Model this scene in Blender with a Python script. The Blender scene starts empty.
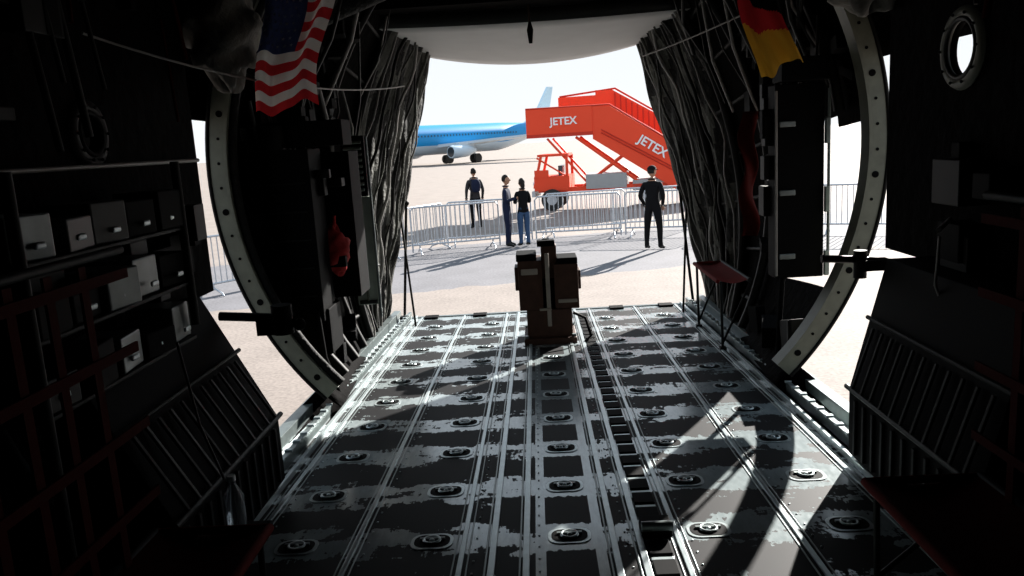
import bpy, bmesh, math, random
from math import sin, cos, pi, radians, sqrt
from mathutils import Vector, Matrix, Euler
random.seed(7)
S = bpy.context.scene
S.view_settings.view_transform = 'Standard'
S.view_settings.look = 'None'

# ------------------------------------------------------------------ materials
def new_mat(name):
    m = bpy.data.materials.new(name); m.use_nodes = True
    nt = m.node_tree
    for n in list(nt.nodes): nt.nodes.remove(n)
    out = nt.nodes.new('ShaderNodeOutputMaterial')
    return m, nt, out

def mat(name, col, rough=0.6, metal=0.0, var=0.25, nscale=8.0, bump=0.0, bscale=30.0, spec=0.5, transl=0.0, alpha=None):
    m, nt, out = new_mat(name)
    b = nt.nodes.new('ShaderNodeBsdfPrincipled')
    tc = nt.nodes.new('ShaderNodeTexCoord')
    nz = nt.nodes.new('ShaderNodeTexNoise'); nz.inputs['Scale'].default_value = nscale; nz.inputs['Detail'].default_value = 5
    nt.links.new(tc.outputs['Object'], nz.inputs['Vector'])
    mx = nt.nodes.new('ShaderNodeMix'); mx.data_type = 'RGBA'
    c = list(col)
    mx.inputs[6].default_value = (c[0]*(1-var), c[1]*(1-var), c[2]*(1-var), 1)
    mx.inputs[7].default_value = (min(1,c[0]*(1+var)), min(1,c[1]*(1+var)), min(1,c[2]*(1+var)), 1)
    nt.links.new(nz.outputs['Fac'], mx.inputs[0])
    nt.links.new(mx.outputs[2], b.inputs['Base Color'])
    b.inputs['Roughness'].default_value = rough
    b.inputs['Metallic'].default_value = metal
    b.inputs['Specular IOR Level'].default_value = spec
    if bump > 0:
        n2 = nt.nodes.new('ShaderNodeTexNoise'); n2.inputs['Scale'].default_value = bscale; n2.inputs['Detail'].default_value = 4
        nt.links.new(tc.outputs['Object'], n2.inputs['Vector'])
        bp = nt.nodes.new('ShaderNodeBump'); bp.inputs['Strength'].default_value = bump; bp.inputs['Distance'].default_value = 0.03
        nt.links.new(n2.outputs['Fac'], bp.inputs['Height']); nt.links.new(bp.outputs[0], b.inputs['Normal'])
    if transl > 0:
        t = nt.nodes.new('ShaderNodeBsdfTranslucent'); nt.links.new(mx.outputs[2], t.inputs['Color'])
        ms = nt.nodes.new('ShaderNodeMixShader'); ms.inputs[0].default_value = transl
        nt.links.new(b.outputs[0], ms.inputs[1]); nt.links.new(t.outputs[0], ms.inputs[2])
        nt.links.new(ms.outputs[0], out.inputs[0])
    else:
        nt.links.new(b.outputs[0], out.inputs[0])
    return m

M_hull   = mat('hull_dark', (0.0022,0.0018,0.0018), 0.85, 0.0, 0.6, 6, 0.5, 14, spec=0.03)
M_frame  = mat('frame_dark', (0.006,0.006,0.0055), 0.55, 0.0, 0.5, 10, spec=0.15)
M_ring   = mat('frame_primer', (0.115,0.122,0.092), 0.5, 0.1, 0.45, 12)
M_lpanel = mat('panel_primer', (0.34,0.38,0.33), 0.5, 0.1, 0.3, 12)
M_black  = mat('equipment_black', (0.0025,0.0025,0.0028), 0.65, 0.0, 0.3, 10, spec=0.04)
M_greybx = mat('box_grey', (0.13,0.15,0.15), 0.35, 0.3, 0.7, 9)
M_darkgr = mat('dark_grey', (0.018,0.019,0.018), 0.45, 0.1, 0.5, 9, spec=0.22)
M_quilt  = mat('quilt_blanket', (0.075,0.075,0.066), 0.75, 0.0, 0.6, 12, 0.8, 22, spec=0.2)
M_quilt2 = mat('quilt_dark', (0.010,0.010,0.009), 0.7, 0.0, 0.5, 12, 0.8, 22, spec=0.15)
M_canvas = mat('canvas_grey', (0.15,0.145,0.13), 0.8, 0.0, 0.4, 12, 0.6, 18, spec=0.2)
M_panel  = mat('door_panel_grey', (0.50,0.50,0.50), 0.6, 0.0, 0.1, 5)
M_alu    = mat('aluminium_rail', (0.42,0.48,0.49), 0.30, 0.45, 0.25, 20)
M_alud   = mat('aluminium_worn', (0.16,0.19,0.19), 0.35, 0.5, 0.4, 20)
M_redweb = mat('red_webbing', (0.045,0.004,0.003), 0.8, 0, 0.4, 30, spec=0.05)
M_redseat= mat('red_seat', (0.14,0.012,0.010), 0.8, 0, 0.4, 30, spec=0.1)
M_redc   = mat('red_cloth', (0.42,0.02,0.02), 0.8, 0, 0.4, 20, 0.4, 25, transl=0.2)
M_lip    = mat('lip_red', (0.25,0.03,0.03), 0.6)
M_white  = mat('white_paint', (0.8,0.8,0.8), 0.5, 0, 0.05)
M_tank   = mat('tank_grey', (0.34,0.34,0.34), 0.5, 0, 0.1)
M_cable  = mat('cable_grey', (0.20,0.19,0.18), 0.5, 0.1, 0.2)
M_orange = mat('stairs_orange', (0.80,0.066,0.022), 0.6, 0, 0.06, 1, spec=0.3)
M_orange2= mat('stairs_orange_dark', (0.52,0.030,0.012), 0.6, 0, 0.1, 1, spec=0.3)
M_steel  = mat('galvanised_steel', (0.45,0.47,0.50), 0.4, 0.5, 0.15, 20)
M_tyre   = mat('tyre_rubber', (0.015,0.015,0.015), 0.8)
M_glassd = mat('dark_glass', (0.02,0.03,0.04), 0.1, 0, 0.1)
M_blue   = mat('airliner_blue', (0.005,0.24,0.55), 0.4, 0, 0.05, 0.3, spec=0.3)
M_lblue  = mat('airliner_fin_blue', (0.55,0.74,0.85), 0.4, 0, 0.05, 0.3)
M_whitep = mat('airliner_white', (0.50,0.60,0.68), 0.35, 0, 0.04, 0.3)
M_skin   = mat('skin', (0.36,0.20,0.13), 0.6, 0, 0.08, spec=0.3)
M_hair   = mat('hair_black', (0.012,0.010,0.008), 0.7, spec=0.2)
M_navy   = mat('cloth_navy', (0.010,0.014,0.035), 0.85, spec=0.15)
M_blk    = mat('cloth_black', (0.005,0.005,0.006), 0.85, spec=0.10)
M_jean   = mat('denim', (0.035,0.07,0.14), 0.85, spec=0.15)
M_grey   = mat('cloth_grey', (0.03,0.028,0.03), 0.85, spec=0.15)
M_shoe   = mat('shoe_black', (0.01,0.01,0.01), 0.6, spec=0.2)
M_winch  = mat('winch_brown', (0.065,0.030,0.019), 0.6, 0.0, 0.5, 14, spec=0.25)
M_strap  = mat('strap_grey', (0.36,0.31,0.26), 0.7)
M_fred   = mat('flag_red', (0.50,0.025,0.032), 0.85, 0, 0.05, transl=0.45, spec=0.1)
M_fwhite = mat('flag_white', (0.72,0.70,0.67), 0.85, 0, 0.05, transl=0.45, spec=0.1)
M_fblue  = mat('flag_blue', (0.03,0.04,0.11), 0.85, 0, 0.05, transl=0.4, spec=0.1)
M_fblack = mat('flag_black', (0.006,0.006,0.006), 0.85, transl=0.3, spec=0.1)
M_fgold  = mat('flag_gold', (0.70,0.38,0.04), 0.85, 0, 0.05, transl=0.4, spec=0.1)

class NT:
    def __init__(s, nt): s.nt = nt
    def m(s, op, a, b=0.0, c=0.0):
        n = s.nt.nodes.new('ShaderNodeMath'); n.operation = op
        for i, v in enumerate((a, b, c)):
            if i >= len(n.inputs): break
            if isinstance(v, (int, float)): n.inputs[i].default_value = v
            else: s.nt.links.new(v, n.inputs[i])
        return n.outputs[0]

RING_Y0, RING_DY = 2.45, 0.508
RING_X = (-1.1, -0.55, 0.0, 0.55, 1.1)
def floor_material():
    m, nt, out = new_mat('worn_ramp_floor')
    N = NT(nt); L = nt.links
    tc = nt.nodes.new('ShaderNodeTexCoord'); sx = nt.nodes.new('ShaderNodeSeparateXYZ')
    L.new(tc.outputs['Object'], sx.inputs[0]); X, Y = sx.outputs[0], sx.outputs[1]
    def noise(kx, ky, det, rough, off=0.0):
        c = nt.nodes.new('ShaderNodeCombineXYZ')
        L.new(N.m('MULTIPLY', X, kx), c.inputs[0]); L.new(N.m('MULTIPLY', Y, ky), c.inputs[1]); c.inputs[2].default_value = off
        n = nt.nodes.new('ShaderNodeTexNoise'); n.inputs['Scale'].default_value = 1.0
        n.inputs['Detail'].default_value = det; n.inputs['Roughness'].default_value = rough
        L.new(c.outputs[0], n.inputs['Vector']); return n.outputs['Fac']
    n1 = noise(4.6, 9.5, 4, 0.6); n2 = noise(44, 11, 4, 0.6, 5.0); n3 = noise(1.6, 1.8, 2, 0.5, 9.0)
    cy = N.m('COSINE', N.m('MULTIPLY', N.m('SUBTRACT', Y, RING_Y0), 2*pi/RING_DY))
    v = N.m('ADD', N.m('MULTIPLY', n1, 0.9), N.m('MULTIPLY', N.m('SUBTRACT', n2, 0.5), 0.36))
    v = N.m('ADD', v, N.m('MULTIPLY', cy, -0.15))
    v = N.m('ADD', v, N.m('MULTIPLY', N.m('SUBTRACT', n3, 0.5), 0.36))
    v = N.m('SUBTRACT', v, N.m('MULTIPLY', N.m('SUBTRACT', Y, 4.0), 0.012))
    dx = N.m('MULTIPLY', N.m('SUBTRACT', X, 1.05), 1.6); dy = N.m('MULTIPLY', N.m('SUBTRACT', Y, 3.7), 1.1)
    sun_patch = N.m('POWER', 2.718, N.m('MULTIPLY', N.m('ADD', N.m('MULTIPLY', dx, dx), N.m('MULTIPLY', dy, dy)), -1.0))
    v = N.m('SUBTRACT', v, N.m('MULTIPLY', sun_patch, 0.13))  # thins the coating around the sun patch, its brightness put into the colour
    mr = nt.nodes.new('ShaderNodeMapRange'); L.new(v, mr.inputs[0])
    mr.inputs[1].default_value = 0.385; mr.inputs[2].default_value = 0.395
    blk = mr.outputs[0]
    ax = N.m('ABSOLUTE', X)
    incol = N.m('LESS_THAN', ax, 0.135)
    pad = N.m('MULTIPLY', N.m('LESS_THAN', ax, 0.095), N.m('LESS_THAN', N.m('ADD', cy, N.m('MULTIPLY', N.m('SUBTRACT', n2, 0.5), 0.8)), 0.15))
    blk = N.m('ADD', N.m('MULTIPLY', blk, N.m('SUBTRACT', 1.0, incol)), N.m('MULTIPLY', incol, pad))
    p = nt.nodes.new('ShaderNodeBsdfPrincipled')
    cm = nt.nodes.new('ShaderNodeMix'); cm.data_type = 'RGBA'
    cm.inputs[6].default_value = (0.17,0.205,0.215,1); cm.inputs[7].default_value = (0.42,0.48,0.49,1)
    L.new(noise(30, 8, 4, 0.7, 3.0), cm.inputs[0]); L.new(cm.outputs[2], p.inputs['Base Color'])
    p.inputs['Metallic'].default_value = 0.2; p.inputs['Specular IOR Level'].default_value = 0.8
    L.new(N.m('ADD', 0.06, N.m('MULTIPLY', noise(40, 14, 4, 0.7, 2.0), 0.26)), p.inputs['Roughness'])
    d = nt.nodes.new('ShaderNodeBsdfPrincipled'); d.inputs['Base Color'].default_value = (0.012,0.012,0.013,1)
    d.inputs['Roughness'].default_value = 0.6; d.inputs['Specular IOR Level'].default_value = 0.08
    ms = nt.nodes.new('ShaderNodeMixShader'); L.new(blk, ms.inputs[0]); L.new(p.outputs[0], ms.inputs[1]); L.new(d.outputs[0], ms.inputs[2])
    L.new(ms.outputs[0], out.inputs[0]); return m
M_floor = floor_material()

def tarmac_material():
    m, nt, out = new_mat('tarmac_apron')
    N = NT(nt); L = nt.links
    tc = nt.nodes.new('ShaderNodeTexCoord'); sx = nt.nodes.new('ShaderNodeSeparateXYZ')
    L.new(tc.outputs['Object'], sx.inputs[0]); X, Y = sx.outputs[0], sx.outputs[1]
    n = nt.nodes.new('ShaderNodeTexNoise'); n.inputs['Scale'].default_value = 1.3; n.inputs['Detail'].default_value = 8
    L.new(tc.outputs['Object'], n.inputs['Vector'])
    n2 = nt.nodes.new('ShaderNodeTexNoise'); n2.inputs['Scale'].default_value = 22; n2.inputs['Detail'].default_value = 6
    L.new(tc.outputs['Object'], n2.inputs['Vector'])
    yy = N.m('ADD', Y, N.m('MULTIPLY', N.m('SUBTRACT', n.outputs['Fac'], 0.5), 0.8))
    yy = N.m('SUBTRACT', yy, N.m('MULTIPLY', X, 0.25))
    band = N.m('MULTIPLY', N.m('GREATER_THAN', yy, 14.3), N.m('LESS_THAN', yy, 20.5))
    a = nt.nodes.new('ShaderNodeMix'); a.data_type = 'RGBA'
    a.inputs[6].default_value = (0.232,0.195,0.172,1); a.inputs[7].default_value = (0.150,0.144,0.152,1); L.new(band, a.inputs[0])
    hs = nt.nodes.new('ShaderNodeHueSaturation'); L.new(a.outputs[2], hs.inputs['Color'])
    L.new(N.m('ADD', 0.20, N.m('ADD', N.m('MULTIPLY', n.outputs['Fac'], 0.50), N.m('MULTIPLY', n2.outputs['Fac'], 1.1))), hs.inputs['Value'])
    p = nt.nodes.new('ShaderNodeBsdfPrincipled'); L.new(hs.outputs[0], p.inputs['Base Color']); p.inputs['Roughness'].default_value = 0.85
    p.inputs['Specular IOR Level'].default_value = 0.2
    L.new(p.outputs[0], out.inputs[0]); return m
M_tarmac = tarmac_material()

def bottle_material():
    m, nt, out = new_mat('clear_plastic')
    b = nt.nodes.new('ShaderNodeBsdfPrincipled'); b.inputs['Base Color'].default_value = (0.9,0.95,1,1)
    b.inputs['Roughness'].default_value = 0.05; b.inputs['Transmission Weight'].default_value = 0.9
    nt.links.new(b.outputs[0], out.inputs[0]); return m
M_bottle = bottle_material()

# ------------------------------------------------------------------ mesh builder
class B:
    def __init__(s, name): s.name=name; s.v=[]; s.f=[]; s.mi=[]; s.sm=[]; s.mats=[]
    def idx(s, m):
        if m not in s.mats: s.mats.append(m)
        return s.mats.index(m)
    def add(s, vs, fs, m, smooth=False):
        o = len(s.v); s.v += [tuple(v) for v in vs]; i = s.idx(m)
        for f in fs: s.f.append(tuple(o+k for k in f)); s.mi.append(i); s.sm.append(smooth)
    def box(s, c, d, m, rot=None):
        h = [x/2 for x in d]; vs = [Vector((a*h[0], b*h[1], e*h[2])) for a in (-1,1) for b in (-1,1) for e in (-1,1)]
        if rot is not None:
            R = rot if isinstance(rot, Matrix) else Euler(rot).to_matrix(); vs = [R @ v for v in vs]
        vs = [v + Vector(c) for v in vs]
        s.add(vs, [(0,1,3,2),(4,6,7,5),(0,4,5,1),(2,3,7,6),(0,2,6,4),(1,5,7,3)], m)
    def tube(s, pts, r, m, seg=8, caps=True):
        pts = [Vector(p) for p in pts]; n = len(pts); rs = r if isinstance(r, (list,tuple)) else [r]*n
        vs=[]; fs=[]; ref=None
        for i,p in enumerate(pts):
            t = (pts[min(i+1,n-1)]-pts[max(i-1,0)])
            t = t.normalized() if t.length>1e-9 else Vector((0,0,1))
            if ref is None: ref = Vector((0,0,1)) if abs(t.z)<0.9 else Vector((1,0,0))
            a = t.cross(ref); 
            if a.length<1e-4: a = t.cross(Vector((0,1,0.3)))
            a.normalize(); b = a.cross(t).normalized(); ref = b
            for k in range(seg):
                an = 2*pi*k/seg; vs.append(p + (a*cos(an)+b*sin(an))*rs[i])
        for i in range(n-1):
            for k in range(seg):
                fs.append((i*seg+k, i*seg+(k+1)%seg, (i+1)*seg+(k+1)%seg, (i+1)*seg+k))
        s.add(vs, fs, m, True)
        if caps:
            s.add(vs[:seg], [tuple(range(seg))[::-1]], m); s.add(vs[-seg:], [tuple(range(seg))], m)
    def cyl(s, a, b, r, m, seg=16, r2=None): s.tube([a,b], [r, r if r2 is None else r2], m, seg)
    def grid(s, fn, nu, nv, m, smooth=True, mfn=None):
        vs = [fn(i/nu, j/nv) for i in range(nu+1) for j in range(nv+1)]
        if mfn is None:
            s.add(vs, [(i*(nv+1)+j, (i+1)*(nv+1)+j, (i+1)*(nv+1)+j+1, i*(nv+1)+j+1) for i in range(nu) for j in range(nv)], m, smooth)
        else:
            o = len(s.v); s.v += [tuple(v) for v in vs]
            for i in range(nu):
                for j in range(nv):
                    mm = mfn((i+.5)/nu, (j+.5)/nv)
                    if mm is None: continue
                    s.f.append((o+i*(nv+1)+j, o+(i+1)*(nv+1)+j, o+(i+1)*(nv+1)+j+1, o+i*(nv+1)+j+1)); s.mi.append(s.idx(mm)); s.sm.append(smooth)
    def sphere(s, c, r, m, nu=16, nv=10, rot=None, zmin=-1, fn=None):
        c = Vector(c); rr = r if isinstance(r,(tuple,list)) else (r,r,r)
        def f(u,v):
            ph = -pi/2 + pi*v; ph = max(ph, math.asin(max(-1,zmin)))
            p = Vector((rr[0]*cos(ph)*cos(2*pi*u), rr[1]*cos(ph)*sin(2*pi*u), rr[2]*sin(ph)))
            if fn: p = fn(p)
            if rot is not None: p = rot @ p
            return c+p
        s.grid(f, nu, nv, m)
    def torus(s, c, R, r, m, n=20, k=6, mtx=None, flat=1.0):
        c = Vector(c)
        def f(u,v):
            p = Vector(((R+r*cos(2*pi*v))*cos(2*pi*u), (R+r*cos(2*pi*v))*sin(2*pi*u), r*sin(2*pi*v)*flat))
            return c + (mtx @ p if mtx is not None else p)
        s.grid(f, n, k, m)
    def prism(s, poly, vec, m):
        vec = Vector(vec); n=len(poly); a=[Vector(p) for p in poly]; b=[p+vec for p in a]
        s.add(a+b, [tuple(range(n))[::-1], tuple(range(n,2*n))]+[(i,(i+1)%n,n+(i+1)%n,n+i) for i in range(n)], m)
    def text(s, txt, size, mtx, m):
        cu = bpy.data.curves.new('t','FONT'); cu.body = txt; cu.size = size; cu.extrude = 0.01; cu.offset = size*0.02
        ob = bpy.data.objects.new('t', cu); S.collection.objects.link(ob)
        dg = bpy.context.evaluated_depsgraph_get(); e = ob.evaluated_get(dg); me = e.to_mesh()
        vs = [mtx @ v.co for v in me.vertices]; fs = [tuple(p.vertices) for p in me.polygons]
        s.add(vs, fs, m); e.to_mesh_clear(); bpy.data.objects.remove(ob); bpy.data.curves.remove(cu)
    def finish(s, bevel=0.0, solid=0.0, loc=None, xform=None):
        if xform is not None: s.v = [tuple(xform @ Vector(v)) for v in s.v]
        me = bpy.data.meshes.new(s.name); me.from_pydata(s.v, [], s.f)
        for m in s.mats: me.materials.append(m)
        for p,i,sm in zip(me.polygons, s.mi, s.sm): p.material_index=i; p.use_smooth=sm
        bm = bmesh.new(); bm.from_mesh(me); bmesh.ops.remove_doubles(bm, verts=bm.verts, dist=1e-5) if solid else None
        bmesh.ops.recalc_face_normals(bm, faces=bm.faces); bm.to_mesh(me); bm.free()
        ob = bpy.data.objects.new(s.name, me); S.collection.objects.link(ob)
        if solid:
            md = ob.modifiers.new('Solidify','SOLIDIFY'); md.thickness = solid; md.offset = 0
        if bevel:
            md = ob.modifiers.new('Bevel','BEVEL'); md.width = bevel; md.segments = 2; md.limit_method='ANGLE'; md.angle_limit=radians(50)
        return ob

# ------------------------------------------------------------------ geometry constants
ZC, R = 2.37, 2.13
RO = 2.00
def zf(y): return 1.05 - 0.037*max(y, 2.2)
Z0 = zf(2.2)
Y_RING, Y_END = 4.8, 8.1

g = B('tarmac'); g.grid(lambda u,v: Vector((-300+600*u, -60+700*v, 0)), 2, 2, M_tarmac, False); g.finish()

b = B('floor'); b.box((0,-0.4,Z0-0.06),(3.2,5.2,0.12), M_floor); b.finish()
ramp = B('cargo_ramp')
def rpt(x,y,h=0): return Vector((x,y,zf(y)+h))
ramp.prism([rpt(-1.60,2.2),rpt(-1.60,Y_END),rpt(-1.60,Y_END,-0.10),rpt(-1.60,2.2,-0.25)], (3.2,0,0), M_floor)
def strip(bb, x0, x1, h, m, y0=2.2, y1=Y_END-0.02, h0=-0.005):
    bb.prism([rpt(x0,y0,h0),rpt(x0,y1,h0),rpt(x0,y1,h),rpt(x0,y0,h)], (x1-x0,0,0), m)
for x in (-1.30,-0.86,-0.42,0.42,0.88,1.30):
    strip(ramp, x-0.010, x+0.010, 0.008, M_alu); strip(ramp, x-0.030, x-0.024, 0.004, M_alud); strip(ramp, x+0.024, x+0.030, 0.004, M_alud)
for x in (-0.17,0.17,-0.30,0.27):
    strip(ramp, x-0.013, x+0.013, 0.012, M_alu)
    strip(ramp, x-0.028, x-0.020, 0.005, M_alud)
for x in (-1.30,-0.86,-0.42,-0.17,0.17,0.42,0.88,1.30):
    for i in range(0, 60):
        y = 2.3 + i*0.096
        if y > 8: break
        ramp.box(rpt(x+0.05, y, 0.002), (0.008,0.008,0.005), M_alu)
for i in range(36):
    y = 2.35 + i*0.155
    if y > 7.9: break
    ramp.box(rpt(0.335, y, 0.006), (0.085,0.10,0.012), M_black); ramp.box(rpt(0.335, y+0.075, 0.003), (0.085,0.02,0.006), M_alu)
for sx in (-1,1):
    a,b2 = sorted((sx*1.41, sx*1.44)); strip(ramp, a, b2, 0.07, M_alud)
    a,b2 = sorted((sx*1.41, sx*1.52)); strip(ramp, a, b2, 0.012, M_alu)
    a,b2 = sorted((sx*1.52, sx*1.59)); strip(ramp, a, b2, 0.09, M_alud)
    a,b2 = sorted((sx*1.35, sx*1.37)); strip(ramp, a, b2, 0.03, M_alu)
    for i in range(40):
        y = 2.4 + i*0.14
        if y<8: ramp.box(rpt(sx*1.425, y, 0.072), (0.04,0.03,0.014), M_alu)
ramp.box(rpt(0,Y_END,-0.03), (3.2,0.05,0.08), M_alud)
for x in (-1.2,-0.7,0.7,1.2): ramp.box(rpt(x,Y_END-0.06,0.012), (0.14,0.12,0.02), M_black)
ramp.finish(bevel=0.002)

tr = B('tie_down_rings')
tilt = Matrix.Rotation(-math.atan(0.037),3,'X')
for x in RING_X:
    k = 0
    while True:
        y = RING_Y0 + k*RING_DY; k += 1
        if y > 7.9: break
        if abs(x) < .01 and 6.3 < y < 7.1: continue
        def rr(w_,h_,rad,z_):
            o=[]
            for (sx_,sy_,a0_) in ((1,1,0),(-1,1,90),(-1,-1,180),(1,-1,270)):
                for q_ in range(5):
                    an_=radians(a0_+22.5*q_); o.append(rpt(x+sx_*(w_-rad)+rad*cos(an_), y+sy_*(h_-rad)+rad*sin(an_), z_))
            return o
        tr.prism(rr(0.085,0.066,0.048,0.001),(0,0,0.003),M_alu)
        tr.prism(rr(0.072,0.053,0.042,0.0045),(0,0,0.001),M_black)
        tr.torus(rpt(x,y,0.010), 0.032, 0.006, M_alu, 16, 6, tilt)
        tr.box(rpt(x,y+0.012,0.009), (0.10,0.014,0.010), M_alud)
        tr.sphere(rpt(x,y,0.008), (0.012,0.012,0.008), M_alu, 8, 6)
tr.finish()

# ------------------------------------------------------------------ hull
YF = -3.0
def arc(th, rad=R): return (rad*cos(th), ZC + rad*sin(th))
D_Y1 = Y_RING-0.06
def wall(side, name, D_Y0, ztop):
    w = B(name)
    a0, a1 = radians(-47), radians(60)
    nv = 60
    ys = [YF + (D_Y0-YF)*i/12 for i in range(12)] + [D_Y0 + (D_Y1-D_Y0)*i/6 for i in range(6)] + [D_Y1, Y_RING]
    def fn(u,v):
        y = ys[int(round(u*(len(ys)-1)))]; th = a0+(a1-a0)*v; rad = RO if (y==Y_RING) else R; x,z = arc(th,rad); return Vector((side*x,y,z))
    def mf(u,v):
        k = int(u*(len(ys)-1)); y = (ys[k]+ys[min(k+1,len(ys)-1)])/2; th = a0+(a1-a0)*v; z = arc(th)[1]
        return None if (D_Y0 < y and Z0-0.02 < z < ztop) else M_hull
    w.grid(fn, len(ys)-1, nv, M_hull, True, mf)
    def aft(u,v):
        th = a0+(a1-a0)*v; x,z = arc(th,RO); e = u*u*(3-2*u)*0.5+u*0.5
        xe = 1.74+(1.08-1.74)*v; ze = 0.68+(3.47-0.68)*v
        return Vector((side*(x*(1-e)+xe*e), Y_RING+(Y_END-Y_RING)*u, z*(1-e)+ze*e))
    def amf(u,v):   # opening added in the aft right flank so sun reaches the ramp
        p=aft(u,v); return None if (side>0 and 4.8<p.y<5.90 and 1.42<p.z<2.5) else M_hull
    w.grid(aft, 32, 48, M_hull, True, amf)
    return w, aft
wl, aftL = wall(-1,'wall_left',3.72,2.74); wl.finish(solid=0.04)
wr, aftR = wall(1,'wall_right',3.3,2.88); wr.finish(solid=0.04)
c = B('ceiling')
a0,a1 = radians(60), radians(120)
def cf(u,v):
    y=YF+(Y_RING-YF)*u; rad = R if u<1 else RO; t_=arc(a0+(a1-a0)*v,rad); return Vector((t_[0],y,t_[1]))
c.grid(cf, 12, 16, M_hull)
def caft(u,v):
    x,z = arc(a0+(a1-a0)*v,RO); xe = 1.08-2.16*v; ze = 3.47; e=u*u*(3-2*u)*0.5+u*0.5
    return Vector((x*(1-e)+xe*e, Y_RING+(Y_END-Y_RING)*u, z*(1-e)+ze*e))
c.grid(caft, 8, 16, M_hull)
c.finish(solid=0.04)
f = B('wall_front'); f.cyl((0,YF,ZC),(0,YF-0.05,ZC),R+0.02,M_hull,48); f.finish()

for side in (-1,1):
    rb = B('fuselage_ribs')
    for y in [ -2.5+0.5*i for i in range(12)]:
        pts=[]
        for i in range(25):
            th = radians(-40)+(radians(130))*i/24; x,z = arc(th,R-0.07)
            pts.append((side*x,y,z))
        if 2.6 < y: pts=pts[15:]
        rb.tube(pts,0.045,M_frame,6)
    for k in range(8):
        th = radians(24+9*k); x,z = arc(th,R-0.05); x2,z2=arc(th,RO-0.05); rb.tube([(side*x,-2.9,z),(side*x,4.0,z),(side*x2,Y_RING,z2)],0.016,M_frame,5)
    A = aftL if side<0 else aftR
    for u in (0.12,0.27,0.42,0.57,0.72):
        pts=[]
        for j in range(21):
            p = A(u,0.03+0.95*j/20)
            if side>0 and u<0.3 and p.z<2.5: continue
            q = Vector((p.x*0.965,p.y,ZC+(p.z-ZC)*0.965)); pts.append(q)
        rb.tube(pts,0.035,M_frame,6)
    for v in (0.12,0.25,0.38,0.5,0.62,0.74,0.86,0.95):
        pts=[Vector((A(u/10,v).x*0.98,A(u/10,v).y,A(u/10,v).z)) for u in range(4 if (side>0 and v<0.65) else 0,10)]
        rb.tube(pts,0.018,M_frame,5)
    rb.finish()

def ring(side, name):
    r_ = B(name)
    ths = [radians(-44 + (118)*i/60) for i in range(61)]
    ro, ri = RO, RO-0.13
    def sec(th):
        out=[]
        for rad,y in ((ro,Y_RING-0.03),(ri,Y_RING-0.03),(ri,Y_RING-0.12),(ri-0.018,Y_RING-0.12),(ri-0.018,Y_RING+0.0),(ro,Y_RING+0.0)):
            x,z = arc(th,rad); out.append(Vector((side*x,y,z)))
        return out
    secs=[sec(t) for t in ths]; n=6; vs=[p for s_ in secs for p in s_]
    fs=[(i*n+k,i*n+(k+1)%n,(i+1)*n+(k+1)%n,(i+1)*n+k) for i in range(60) for k in range(n)]
    r_.add(vs,fs,M_ring)
    for i in range(26):
        th = radians(-40+4.3*i); x,z = arc(th,RO-0.065)
        r_.cyl((side*x,Y_RING-0.034,z),(side*x,Y_RING-0.030,z),0.009 if i%4 else 0.020,M_black,12)
    pts=[(side*arc(t,ro)[0],Y_RING-0.03,arc(t,ro)[1]) for t in ths]; r_.tube(pts,0.012,M_frame,6)
    if side<0:
        pts=[(side*arc(t,ri-0.03)[0],Y_RING-0.06,arc(t,ri-0.03)[1]) for t in ths]; r_.tube(pts,0.03,M_quilt2,6)
    r_.finish()
ring(-1,'fuselage_ring_frame'); ring(1,'fuselage_ring_frame')

def lining(side, ymax, yw, zw, rw):
    L_ = B('lining_panel'); X=side*1.72
    ymin=1.2; zb, zt = 1.85, 3.7
    def fn(u,v):
        return Vector((X - side*0.24*max(0,(v-0.6)/0.4)**2, ymin+(ymax-ymin)*u, zb+(zt-zb)*v))
    L_.grid(fn, 4, 10, M_hull, False)
    ob = L_.finish(solid=0.03)
    ct = B('cutter'); ct.cyl((X-0.3,yw,zw),(X+0.3,yw,zw),rw,M_black,32); co = ct.finish()
    md = ob.modifiers.new('hole','BOOLEAN'); md.object=co; md.operation='DIFFERENCE'; md.solver='EXACT'
    dg = bpy.context.evaluated_depsgraph_get(); me = bpy.data.meshes.new_from_object(ob.evaluated_get(dg))
    ob.modifiers.clear(); ob.data = me; bpy.data.objects.remove(co)
    wdw = B('window_1' if side<0 else 'window_2')
    rot = Matrix.Rotation(pi/2,3,'Y'); mm = M_ring if side>0 else M_frame
    wdw.torus((X-side*0.02,yw,zw),rw+0.025,0.028,mm,32,8,rot,0.7)
    wdw.torus((X-side*0.03,yw,zw),rw+0.002,0.012,M_darkgr if side>0 else M_black,32,8,rot)
    for k in range(10):
        an=2*pi*k/10; wdw.sphere((X-side*0.045,yw+(rw+.026)*cos(an),zw+(rw+.026)*sin(an)),0.007,M_darkgr,6,5)
    wdw.finish()
lining(-1, 3.92, 2.97, 2.62, 0.075); lining(1, 4.10, 3.41, 2.76, 0.115)

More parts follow.
